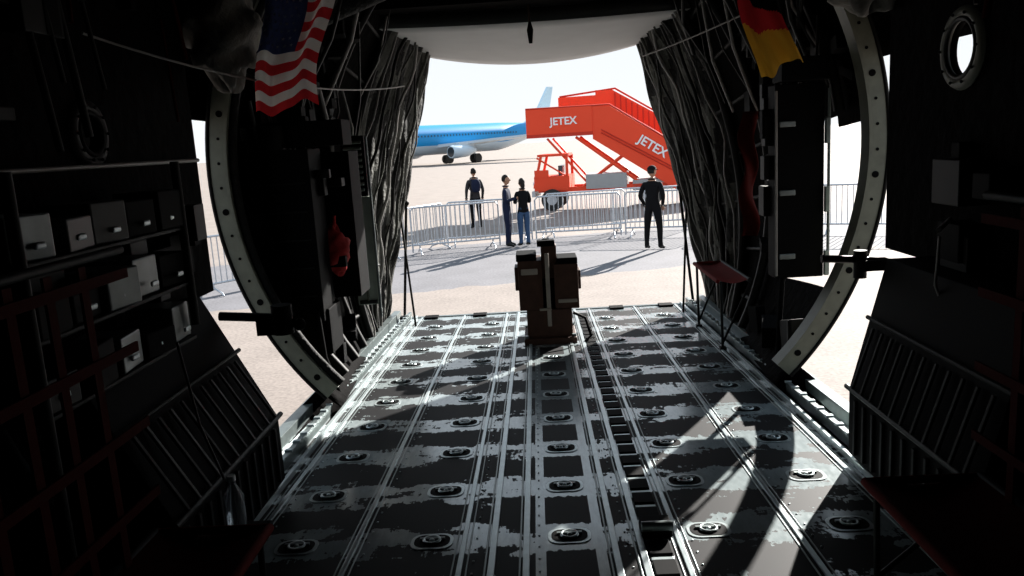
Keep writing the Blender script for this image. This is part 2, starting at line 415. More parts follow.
for side in (-1,1):
    l = B('side_ledge'); xo=side*1.70; xi=side*1.34; xt=side*(1.64 if side<0 else 1.50)
    l.prism([(xo,2.5,Z0),(xi,2.5,Z0),(xi,2.5,1.28),(xt,2.5,1.88),(xo,2.5,1.88)],(0,1.10,0),M_black)
    n = Vector((side*(-0.6),0,abs(xt-xi))).normalized()
    dx_=(xt-xi)*0.5
    for k in range(11):
        y = 2.56+k*0.095; a=Vector((xi-side*0.01,y,1.30)); c_=Vector((xi+dx_,y,1.58))
        l.box(((a+c_)/2)+n*0.012,(0.012,0.018,(c_-a).length),M_darkgr if (k%2 and side<0) else M_frame,Euler((0,math.atan2(c_.x-a.x,c_.z-a.z),0)).to_matrix())
        l.box((xi-side*0.006,y,1.12),(0.014,0.022,0.26),M_frame)
    l.tube([(xi-side*0.02,2.45,1.30),(xi-side*0.02,3.58,1.30)],0.012,M_darkgr)
    l.tube([(xi+dx_-side*0.01,2.45,1.62),(xi+dx_-side*0.01,3.58,1.62)],0.010,M_frame)
    l.finish(bevel=0.004)

h = B('door_latch_arm'); h.tube([(-1.6,3.7,1.76),(-1.35,3.7,1.74),(-1.22,3.7,1.70)],0.022,M_frame); h.cyl((-1.30,3.7,1.66),(-1.30,3.7,1.80),0.05,M_black,14); h.box((-1.36,3.7,1.70),(0.12,0.06,0.08),M_black); h.sphere((-1.22,3.7,1.70),0.03,M_black,10,8); h.finish()
h = B('door_latch_arm'); h.tube([(1.62,3.75,1.83),(1.4,3.75,1.86),(1.26,3.75,1.87)],0.018,M_frame); h.cyl((1.44,3.75,1.77),(1.44,3.75,1.9),0.03,M_frame,14); h.box((1.50,3.75,1.83),(0.14,0.08,0.05),M_black); h.finish()

# ------------------------------------------------------------------ upper door panel
up = B('upper_ramp_door')
def upf(u,v):
    x=-1.30+2.60*v; y=6.6+1.55*u; wdt = 1-0.18*u
    return Vector((x*wdt, y, 3.42-0.18*u + 0.11*(x/1.2)**2*(0.2+0.8*u)))
up.grid(upf, 8, 24, M_panel); up.grid(lambda u,v: upf(0,v)+Vector((0,-0.02*u,0.10*u)),2,24,M_darkgr)
up.grid(lambda u,v: upf(1,v)+Vector((0,0.02*u,0.14*u)),2,24,M_panel)
up.finish(solid=0.02)
ht = B('hanging_tassel'); ht.tube([(-0.04,6.55,3.75),(-0.04,6.5,3.50),(-0.035,6.5,3.36)],0.007,M_winch); ht.tube([(-0.035,6.5,3.40),(-0.035,6.5,3.34),(-0.035,6.5,3.24)],[0.010,0.026,0.014],M_black,8); ht.finish()
cb = B('ceiling_ducts')
cb.box((0,6.4,3.66),(2.6,0.25,0.26),M_hull); cb.tube([(-1.5,5.6,3.40),(-0.6,5.8,3.75),(0.6,5.8,3.75),(1.5,5.6,3.40)],0.09,M_quilt2,12)
for i in range(7):
    x=-1.2+0.4*i; cb.tube([(x,4.6,4.05),(x+0.1,5.6,3.8),(x,6.5,3.6)],0.03,M_frame,6)
cb.finish()

# ------------------------------------------------------------------ insulation curtains along the opening edge
def curtain(side):
    A = aftL if side<0 else aftR
    q = B('insulation_curtain'); rnd = random.Random(3+side)
    ph=[rnd.uniform(0,6) for _ in range(6)]
    def fn(u,v):
        uu = 0.56+0.44*u; p = A(min(uu,1),0.02+0.96*v)
        pl = 0.034*sin(u*25+ph[0]+1.5*sin(v*3+ph[1])) + 0.018*sin(u*51+ph[2]+v*5) + 0.012*sin(v*23+u*8+ph[3])
        ins = 0.035+0.05*v+pl
        return Vector((p.x - side*ins, p.y+0.02*sin(v*11+ph[4]), p.z))
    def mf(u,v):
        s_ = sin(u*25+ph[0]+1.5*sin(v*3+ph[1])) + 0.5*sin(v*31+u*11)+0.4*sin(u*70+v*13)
        return M_quilt if s_>0.6 else M_quilt2  # pleat crests take the paler quilt, fold highlights put into the colour
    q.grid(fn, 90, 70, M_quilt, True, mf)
    for k in range(7):
        u0=0.60+0.055*k; pts=[]
        for j in range(25):
            v=0.03+0.94*j/24; p=A(min(u0+0.014*sin(j*0.8+k*1.3),1),v)
            ins=0.08+0.05*v+0.015*sin(j*1.3+k*2)
            pts.append((p.x-side*ins,p.y,p.z))
        q.tube(pts,0.009+0.006*(k%2),(M_cable,M_frame,M_quilt)[k%3],6)
    q.finish()
curtain(-1); curtain(1)

for side in (-1,1):
    st = B('ramp_strut')
    st.tube([rpt(side*1.46,7.9,0.0),(side*1.36,8.0,1.95)],0.014,M_frame,8); st.tube([rpt(side*1.30,7.6,0.0),(side*1.42,7.95,1.85)],0.011,M_frame,8)
    st.box(rpt(side*1.46,7.9,0.03),(0.08,0.08,0.06),M_frame); st.sphere((side*1.36,8.0,1.95),0.03,M_frame,8,6)
    st.finish()

# ------------------------------------------------------------------ equipment
def greebles(bb, c, d, n, seed, mats):
    r_ = random.Random(seed)
    for _ in range(n):
        s_ = (r_.uniform(.05,.16), r_.uniform(.04,.12), r_.uniform(.05,.2))
        p = [c[i]+r_.uniform(-.5,.5)*d[i] for i in range(3)]
        bb.box(p, s_, r_.choice(mats))
e = B('equipment_cabinet')
e.box((-1.66,5.15,1.98),(0.40,0.3,1.10),M_black); e.box((-1.42,5.6,2.0),(0.22,0.3,1.0),M_black); e.box((-1.5,5.2,2.62),(0.5,0.25,0.16),M_black)
e.box((-1.60,5.2,1.35),(0.32,0.3,0.3),M_black); e.tube([(-1.5,4.98,1.5),(-1.48,4.97,1.2),(-1.42,5.0,0.95)],0.02,M_black)
for k in range(5): e.box((-1.66,4.995,1.6+0.18*k),(0.34,0.01,0.010),M_frame)
greebles(e,(-1.55,5.2,2.1),(0.30,0.3,1.3),22,11,[M_black,M_frame,M_frame]); e.finish(bevel=0.006)
e = B('equipment_cabinet')
e.box((1.58,5.13,2.14),(0.30,0.16,1.20),M_black); e.box((1.58,5.05,2.82),(0.28,0.2,0.14),M_black)
for z in (1.68,2.08,2.5): e.box((1.50,5.04,z),(0.10,0.02,0.035),M_greybx); e.box((1.74,5.03,z-0.05),(0.03,0.03,0.16),M_alud)
e.tube([(1.43,5.03,1.56),(1.43,5.03,2.7)],0.008,M_cable); e.tube([(1.75,5.03,1.56),(1.75,5.03,2.7)],0.010,M_alud)
e.tube([(1.50,5.12,1.58),(1.48,5.12,1.3),(1.46,5.12,zf(5.12)+0.01)],0.018,M_black); e.box((1.46,5.12,zf(5.12)+0.02),(0.1,0.1,0.03),M_black)
greebles(e,(1.50,5.25,2.35),(0.2,0.2,0.9),16,12,[M_black,M_frame,M_frame]); e.finish(bevel=0.006)
e = B('louvred_panel'); e.box((-1.42,6.2,1.72),(0.17,0.06,0.85),M_lpanel); e.box((-1.44,6.2,2.38),(0.18,0.06,0.46),M_black)
for k in range(9): e.box((-1.44,6.16,2.20+0.045*k),(0.14,0.03,0.014),M_lpanel,(0.5,0,0))
e.box((-1.42,6.16,1.32),(0.14,0.02,0.03),M_darkgr); e.box((-1.42,6.16,1.72),(0.015,0.02,0.8),M_ring); e.tube([(-1.33,6.16,1.2),(-1.33,6.16,2.6)],0.010,M_alud); e.finish(bevel=0.004)
def blob(name, c, r_, m, seed, amp=0.18):
    bl = B(name); rn = random.Random(seed); ph=[rn.uniform(0,6) for _ in range(4)]
    bl.sphere(c, r_, m, 28, 20, fn=lambda p: p*(1+amp*sin(p.z*26/ max(r_)*0.35+ph[0])*sin(math.atan2(p.y,p.x)*3+ph[1])+amp*0.6*sin(p.x*40+ph[2])*sin(p.z*31+ph[3])))
    bl.tube([(c[0],c[1],c[2]+r_[2]*0.85),(c[0]+0.01,c[1],c[2]+r_[2]*1.5)],0.012,m)
    bl.finish()
blob('red_bag',(-1.43,5.34,1.84),(0.09,0.08,0.16),M_redc,3)
blob('stuffed_canvas_bag',(-1.55,4.05,3.14),(0.17,0.2,0.28),M_canvas,5)
blob('stuffed_canvas_bag',(1.60,4.1,3.22),(0.2,0.2,0.20),M_canvas,8)
rs = B('red_strap'); rs.grid(lambda u,v: Vector((1.36+0.10*u+0.02*sin(v*14),5.60+0.03*sin(v*9+u*4),1.75+0.85*v)),6,20,M_redweb); rs.finish(solid=0.006)

e = B('survival_kit_rack'); rn=random.Random(21)
e.tube([(-1.46,2.1,Z0),(-1.46,2.1,2.5)],0.018,M_frame); e.tube([(-1.46,3.12,1.85),(-1.46,3.12,2.5)],0.018,M_frame)
for z in (1.80,2.02,2.24):
    e.box((-1.58,2.6,z),(0.24,1.04,0.015),M_frame)
    for k in range(5):
        y=2.2+0.21*k; w_=rn.uniform(0.09,0.15)
        e.box((-1.56+rn.uniform(-.02,.02),y,z+0.01+w_/2),(0.18,0.17,w_),(M_greybx,M_black,M_darkgr)[rn.randrange(3)],(0,0,rn.uniform(-.2,.2)))
        e.box((-1.46,y,z+0.05),(0.012,0.05,0.02),M_alu)
e.finish(bevel=0.008)

def troop_seat(side,y0,y1,xi,xo,z,back=True,name='troop_seat'):
    t = B(name); X=lambda a: side*a
    t.tube([(X(xi),y0,z),(X(xi),y1,z)],0.016,M_redseat); t.tube([(X(xo),y0,z),(X(xo),y1,z)],0.018,M_frame)
    t.tube([(X(xi),y1,z),(X(xo),y1,z)],0.014,M_redseat)
    def seat(u,v): return Vector((X(xi+(xo-xi)*u), y0+(y1-y0)*v, z+0.012-0.03*sin(pi*u)))
    t.grid(seat,8,12,M_redweb if back else M_redseat)
    n=max(1,int((y1-y0)/0.6))
    for k in range(n+1):
        y=y1-0.04-k*0.6 if n>1 else (y0 if k else y1)
        if y<y0: continue
        zb = zf(y)
        t.tube([(X(xi+0.02),y,z),(X(xi+0.03),y,zb)],0.011,M_darkgr); t.box((X(xi+0.03),y,zb+0.012),(0.05,0.05,0.024),M_darkgr)
        t.tube([(X(xi+0.03),y,zb+0.05),(X(xo),y,z-0.02)],0.009,M_frame)
    if back:
        for k in range(int((y1-y0)/0.16)):
            y=y0+0.08+0.16*k; t.box((X(xo-0.02),y,z+0.45),(0.008,0.035,0.9),M_redweb)
        for zz in (0.15,0.38,0.62,0.85): t.box((X(xo-0.03),(y0+y1)/2,z+zz),(0.008,y1-y0,0.03),M_redweb)
        t.tube([(X(xo-0.02),y0,z+0.92),(X(xo-0.02),y1,z+0.92)],0.014,M_frame)
    t.finish()
troop_seat(-1,0.3,2.36,0.97,1.34,1.33); troop_seat(1,0.3,2.50,0.97,1.34,1.33)
troop_seat(1,6.0,6.9,1.28,1.52,1.36,False)

w = B('cable_bundle')
def sag(a,b_,s_,n=10):
    a=Vector(a);b_=Vector(b_); return [a.lerp(b_,i/n)-Vector((0,0,s_*4*(i/n)*(1-i/n))) for i in range(n+1)]
w.tube(sag((-1.68,3.0,2.98),(-1.35,4.2,2.86),0.02),0.005,M_cable); w.tube(sag((-1.35,4.2,2.86),(-1.1,6.8,3.0),0.03),0.006,M_cable)
w.tube([(-1.66,2.2,2.50),(-1.65,3.8,2.50)],0.009,M_cable)
w.tube(sag((0.85,6.6,3.1),(1.6,4.3,3.3),0.03),0.006,M_cable)
w.tube([(1.35,2.85,2.1),(1.62,3.3,2.08)],0.009,M_cable)
w.tube([(1.48,3.1,2.04),(1.47,3.1,1.85),(1.52,3.1,1.72)],0.006,M_cable)
w.tube([(-1.30,2.6,1.9),(-1.26,2.6,1.6),(-1.20,2.6,1.4)],0.005,M_darkgr)
w.finish()
for side in (-1,1):
    e = B('mounted_equipment'); rn=random.Random(40+side)
    for _ in range(60):
        y=rn.uniform(1.2,3.7); z=rn.uniform(1.9,3.6)
        if 2.35<z<3.0 and y>2.5: continue
        if z>2.35 and y<2.4 and rn.random()<0.5: continue
        s_=(rn.uniform(.04,.12),rn.uniform(.05,.22),rn.uniform(.04,.2)); e.box((side*(1.70-s_[0]/2),y,z),s_,rn.choice([M_black,M_black,M_frame]))
    for _ in range(14):
        y=rn.uniform(1.5,3.7); z=rn.uniform(3.0,3.6); e.tube([(side*1.62,y,z),(side*1.6,y+rn.uniform(-.1,.1),z-rn.uniform(.2,.5))],rn.uniform(.006,.015),rn.choice([M_frame,M_darkgr,M_redweb]))
    A = aftL if side<0 else aftR
    for _ in range(70):
        u=rn.uniform(0.03,0.42); v=rn.uniform(0.08,0.95); p=A(u,v); s_=(rn.uniform(.05,.16),rn.uniform(.06,.25),rn.uniform(.05,.25)); mm_=rn.choice([M_black,M_frame,M_frame,M_black]); ro_=(rn.uniform(-.3,.3),0,rn.uniform(-.3,.3))
        if side>0 and 1.2<p.z<2.7 and p.y<6.05: continue
        e.box((p.x-side*0.08,p.y,p.z),s_,mm_,ro_)
    for _ in range(30):
        u=rn.uniform(0.05,0.5); v=rn.uniform(0.35,0.95); p=A(u,v); q=A(min(0.9,u+rn.uniform(0,.15)),v-rn.uniform(.1,.3)); r3=rn.uniform(.006,.018); mm_=rn.choice([M_frame,M_darkgr,M_darkgr,M_cable])
        if side>0 and q.z<2.5: continue
        m_=Vector(((p.x+q.x)/2-side*0.16,(p.y+q.y)/2,(p.z+q.z)/2-0.03))
        e.tube([(p.x-side*.12,p.y,p.z),m_,(q.x-side*.12,q.y,q.z)],r3,mm_)
    e.finish(bevel=0.004)

wb = B('water_bottle'); wb.tube([(-1.24,2.75,1.10),(-1.24,2.75,1.11),(-1.24,2.75,1.27),(-1.24,2.75,1.31),(-1.24,2.75,1.33)],[0.03,0.036,0.036,0.016,0.013],M_bottle,20)
wb.cyl((-1.24,2.75,1.33),(-1.24,2.75,1.35),0.016,M_white,16); wb.finish()
sh = B('bottle_shelf'); sh.box((-1.24,2.75,1.08),(0.16,0.3,0.03),M_frame); sh.box((-1.30,2.75,1.02),(0.03,0.25,0.12),M_frame); sh.finish(bevel=0.004)

# ------------------------------------------------------------------ flags
def flag(name,O,U,V,nu,nv,cfn,stars=False,amp=0.03,ph=0.0):
    fb=B(name); O=Vector(O);U=Vector(U);V=Vector(V)
    def fn(u,v):
        w_=amp*sin(u*11+v*2.0+ph)+0.4*amp*sin(u*23-v*4+ph)
        return O+U*(u*(0.92+0.08*cos(v*4+ph)))+V*v+Vector((0.012*sin(v*7+ph),w_,0.02*sin(u*8+ph+v*2)+0.008*sin(u*17)))
    fb.grid(fn,nu,nv,M_fwhite,True,cfn)
    if stars:
        for r_ in range(9):
            for k in range(6 if r_%2==0 else 5):
                uu=(0.033+(k*2+(r_%2))*0.033)*1.35; vv=(r_+1)*0.0538
                for off in (-0.004,0.004):
                    vs=[]
                    for a in range(10):
                        rad=(0.017 if a%2==0 else 0.007); an=pi/2+a*pi/5
                        vs.append(fn(uu+rad*cos(an)*1.5,vv-rad*sin(an)*0.8)+Vector((0,off,0)))
                    fb.add(vs,[tuple(range(10))],M_fwhite)
    fb.finish()
def usf(u,v):
    if u<0.56 and v<7/13: return M_fblue
    return M_fred if int(v*13)%2==0 else M_fwhite
flag('american_flag',(-1.30,4.0,3.30),(0.36,0.04,0.06),(-0.13,0,-0.60),60,65,usf,True,0.022)
flag('german_flag',(0.92,4.1,3.30),(0.24,0.03,0.10),(0.15,0,-0.57),30,60,lambda u,v: (M_fblack if v-0.45*u<0.26 else (M_fred if v-0.25*u<0.56 else M_fgold)),False,0.025,1.0)

# ------------------------------------------------------------------ cargo winch on ramp
wn = B('cargo_winch'); yb=6.75; zb=zf(yb)
wn.box((0.0,yb,zb+0.03),(0.44,0.5,0.06),M_winch)
wn.box((0.0,yb,zb+0.17),(0.38,0.36,0.24),M_winch)
wn.box((-0.145,yb,zb+0.50),(0.20,0.34,0.42),M_winch); wn.box((0.155,yb,zb+0.48),(0.20,0.34,0.38),M_winch)
wn.box((-0.17,yb-0.02,zb+0.735),(0.17,0.28,0.06),M_black); wn.box((0.17,yb-0.02,zb+0.69),(0.17,0.28,0.06),M_black)
wn.cyl((-0.14,yb,zb+0.40),(0.14,yb,zb+0.40),0.15,M_black,24)
wn.box((0.0,yb-0.19,zb+0.46),(0.035,0.02,0.62),M_strap); wn.box((0.02,yb,zb+0.68),(0.13,0.16,0.28),M_winch); wn.box((0.0,yb-0.05,zb+0.84),(0.15,0.10,0.05),M_black)
wn.cyl((0.0,yb,zb+0.82),(0.0,yb,zb+0.87),0.03,M_black,12)
wn.box((-0.03,yb-0.2,zb+0.3),(0.10,0.03,0.02),M_strap); wn.box((-0.15,yb-0.18,zb+0.62),(0.14,0.02,0.05),M_strap); wn.box((0.16,yb-0.18,zb+0.36),(0.16,0.02,0.03),M_strap); wn.box((-0.26,yb,zb+0.55),(0.03,0.2,0.2),M_winch); wn.box((0.265,yb,zb+0.52),(0.03,0.2,0.16),M_winch)
wn.tube([(0.2,yb-0.15,zb+0.25),(0.30,yb-0.15,zb+0.2),(0.34,yb-0.18,zb+0.05),(0.28,yb-0.25,zb+0.012)],0.012,M_black)
for x in (-0.2,0.2):
    for dy in (-0.2,0.2): wn.cyl((x,yb+dy,zb),(x,yb+dy,zb+0.08),0.02,M_alud,8)
wn.finish(bevel=0.008)
rl = B('ramp_roller'); rl.box(rpt(0.34,2.95,0.03),(0.12,0.10,0.05),M_black); rl.cyl(rpt(0.28,2.90,0.055),rpt(0.40,2.90,0.055),0.02,M_alud,12); rl.finish(bevel=0.006)

# ------------------------------------------------------------------ crowd barriers
def barrier_mesh(L_=2.2):
    q=B('crowd_barrier'); r_=0.021; h0,h1=0.22,1.1
    q.tube([(-L_/2+.05,0,0.05),(-L_/2+.05,0,h1-.08),(-L_/2+.12,0,h1),(L_/2-.12,0,h1),(L_/2-.05,0,h1-.08),(L_/2-.05,0,0.05)],r_,M_steel,8)
    q.tube([(-L_/2+.05,0,h0),(L_/2-.05,0,h0)],r_,M_steel,8)
    for i in range(1,18):
        x=-L_/2+.05+(L_-.1)*i/18; q.tube([(x,0,h0),(x,0,h1)],0.011,M_steel,6)
    for x in (-L_/2+.22,L_/2-.22):
        q.tube([(x,-0.33,0.015),(x,-0.28,0.06),(x,0,0.14),(x,0.28,0.06),(x,0.33,0.015)],0.018,M_steel,8); q.tube([(x,0,0.1),(x,0,h0)],0.018,M_steel,8)
    return q.finish()
bar = barrier_mesh()
path=[(-10.2,10.8),(-8.0,12.6),(-6.3,14.3),(-4.9,16.1),(-3.6,17.9),(-2.35,19.7),(-0.15,19.9),(2.05,19.8),(4.2,19.2),(6.3,18.4),(8.3,17.4),(10.3,16.4)]
first=True
for (a,c_) in zip(path[:-1],path[1:]):
    o = bar if first else bpy.data.objects.new('crowd_barrier',bar.data)
    if not first: S.collection.objects.link(o)
    first=False
    o.location=((a[0]+c_[0])/2,(a[1]+c_[1])/2,0); o.rotation_euler=(0,0,math.atan2(c_[1]-a[1],c_[0]-a[0]))
for (x,y,r_) in ((-2.0,18.9,0.25),(1.2,20.8,0.1),(3.0,21.0,-0.1)):
    o=bpy.data.objects.new('crowd_barrier',bar.data); S.collection.objects.link(o); o.location=(x,y,0); o.rotation_euler=(0,0,r_)

# ------------------------------------------------------------------ boarding stairs truck
t=B('boarding_stairs_truck')
t.box((-1.15,0.75,2.60),(2.3,1.6,0.12),M_orange2)
t.box((-1.15,0,3.05),(2.3,0.06,0.92),M_orange); t.box((-1.15,1.5,3.05),(2.3,0.06,0.92),M_orange)
t.box((-0.40,1.52,3.68),(1.9,0.06,0.5),M_orange)
n=14; Lr=4.0
def sidep(y,top0,dz=0):
    t.prism([(0,y,2.40),(0,y,top0),(0.6,y,top0-0.02),(Lr,y,1.25+dz),(Lr,y,0.05),(Lr-0.5,y,0.05)],(0,0.06,0),M_orange)
sidep(0,3.50); sidep(1.5,4.10,0.75)
for i in range(n):
    s_=0.1+(Lr-0.2)*i/n; z=2.55-(2.5)*i/n
    t.box((s_+0.13,0.77,z),(0.27,1.44,0.04),M_orange2); t.box((s_+0.26,0.77,z-0.09),(0.02,1.44,0.16),M_orange)
t.tube([(-2.3,0,3.54),(0.6,0,3.52),(Lr,0,1.28)],0.03,M_orange2); t.tube([(-1.3,1.53,3.95),(0.7,1.53,4.12),(Lr,1.53,2.03)],0.035,M_orange2)
for i in range(16):
    s_=0.7+(Lr-0.9)*i/16; zt=4.08-(s_-0.6)*0.615
    t.box((s_,1.46,zt-0.35),(0.05,0.05,0.62),M_orange2)
for k in range(2):
    t.tube([(0.3,-0.02,2.7-0.1*k),(Lr-0.2,-0.02,0.65-0.1*k)],0.02,M_orange2)
for y in (0.1,1.4):
    t.tube([(-0.6,y,2.5),(1.6,y,0.8)],0.05,M_orange); t.tube([(1.0,y,1.8),(-0.4,y,0.8)],0.05,M_orange)
    t.tube([(-1.6,y,2.5),(-0.2,y,0.85)],0.04,M_orange); t.box((0.8,y,0.72),(5.6,0.1,0.16),M_orange)
t.box((0.4,0.75,0.95),(1.4,1.5,0.5),M_tank); t.box((2.0,0.75,0.75),(1.4,1.4,0.35),M_tank)
cx=-1.5
for (x,y) in ((cx-0.55,0.05),(cx+0.55,0.05),(cx-0.55,1.45),(cx+0.55,1.45)): t.tube([(x-0.08*(1 if x<cx else 0),y,0.8),(x+(0.2 if x<cx else 0),y,1.9)],0.05,M_orange)
t.box((cx+0.05,0.75,1.92),(1.05,1.5,0.08),M_orange); t.box((cx,0.75,0.95),(1.25,1.5,0.5),M_orange); t.box((cx-0.35,0.0,1.3),(0.5,0.04,0.25),M_orange)
t.tube([(cx-0.5,0.02,1.85),(cx+0.5,0.02,1.2)],0.03,M_orange); t.box((cx+0.3,0.75,1.35),(0.15,1.2,0.4),M_glassd)
t.box((cx-0.66,0.75,0.6),(0.12,1.6,0.2),M_steel); t.sphere((cx-0.64,0.2,0.95),0.08,M_white,10,8); t.sphere((cx-0.64,1.3,0.95),0.08,M_white,10,8)
for x in (cx,1.9):
    for y in (-0.02,1.52):
        t.cyl((x,y-0.12,0.38),(x,y+0.12,0.38),0.38,M_tyre,24); t.cyl((x,y-0.13,0.38),(x,y+0.13,0.38),0.18,M_steel,16)
t.text('JETEX',0.36,Matrix.Translation((-1.45,-0.04,2.95))@Matrix.Rotation(pi/2,4,'X'),M_white)
an=-math.atan(2.25/3.4)
t.text('JETEX',0.42,Matrix.Translation((1.50,-0.04,2.22))@Matrix.Rotation(-an,4,'Y')@Matrix.Rotation(pi/2,4,'X'),M_white)
al=radians(10)
XF=Matrix.Translation((2.0,28.0,0))@Matrix.Rotation(-al,4,'Z')
t.finish(xform=XF)

# ------------------------------------------------------------------ airliner
ap=B('airliner')
Ln=37.0
def frad(s_):
    if s_<0.12: k=s_/0.12; return 1.9*sqrt(max(0,1-(1-k)**2)), 0-0.35*(1-k)
    if s_>0.68: k=(s_-0.68)/0.32; return 1.9*(1-0.88*k**1.3), 1.25*k**1.2
    return 1.9,0.0
def fus(u,v):
    r_,dz=frad(u); a=2*pi*v; return Vector((u*Ln, r_*cos(a), 3.35+dz+r_*1.03*sin(a)))
ap.grid(fus,60,32,M_blue,True,lambda u,v: (M_blue if sin(2*pi*v)>-0.32 else M_whitep))
for side in (-1,1):
    for k in range(42): ap.box((5+0.55*k,side*1.87,3.85),(0.16,0.05,0.22),M_glassd)
    ap.add([(12.5,side*1.5,2.3),(19.5,side*1.5,2.4),(23.4,side*17,3.5),(21.6,side*17,3.5),(12.5,side*1.5,2.7),(19.5,side*1.5,2.5),(23.4,side*17,3.6),(21.6,side*17,3.65)],
        [(0,1,2,3),(4,7,6,5),(0,3,7,4),(1,5,6,2),(3,2,6,7),(0,4,5,1)],M_whitep)
    ap.tube([(11.8,side*5.2,1.65),(12.2,side*5.2,1.65),(14.6,side*5.2,1.7),(16.0,side*5.2,1.8)],[0.75,0.85,0.75,0.4],M_whitep,20); ap.cyl((11.79,side*5.2,1.65),(11.9,side*5.2,1.65),0.65,M_glassd,20)
    ap.box((14.5,side*5.2,2.4),(2.8,0.25,0.9),M_whitep)
    ap.add([(33,side*0.4,4.4),(36.2,side*0.4,4.4),(37.6,side*6.5,4.9),(36.2,side*6.5,4.9),(33,side*0.4,4.65),(36.2,side*0.4,4.55)],[(0,1,2,3),(4,3,2,5),(0,4,3),(1,5,2)],M_whitep)
    for dy in (-0.4,0.4): ap.cyl((18.3,side*2.9+dy-0.18,0.62),(18.3,side*2.9+dy+0.18,0.62),0.62,M_tyre,20)
    ap.tube([(18.3,side*2.9,0.6),(18.2,side*2.6,2.5)],0.13,M_steel)
for dy in (-0.22,0.22): ap.cyl((3.9,dy-0.1,0.4),(3.9,dy+0.1,0.4),0.4,M_tyre,18)
ap.tube([(3.9,0,0.4),(3.8,0,2.2)],0.1,M_steel)
ap.prism([(31.0,-0.15,5.1),(36.5,-0.15,5.3),(38.0,-0.15,10.4),(36.8,-0.15,10.4),(33.6,-0.15,6.2)],(0,0.3,0),M_lblue)
ang=math.atan2(27.0,25.0)
ap.finish(xform=Matrix.Translation((-21.6,95.0,0))@Matrix.Rotation(ang,4,'Z')@Matrix.Scale(0.96,4))

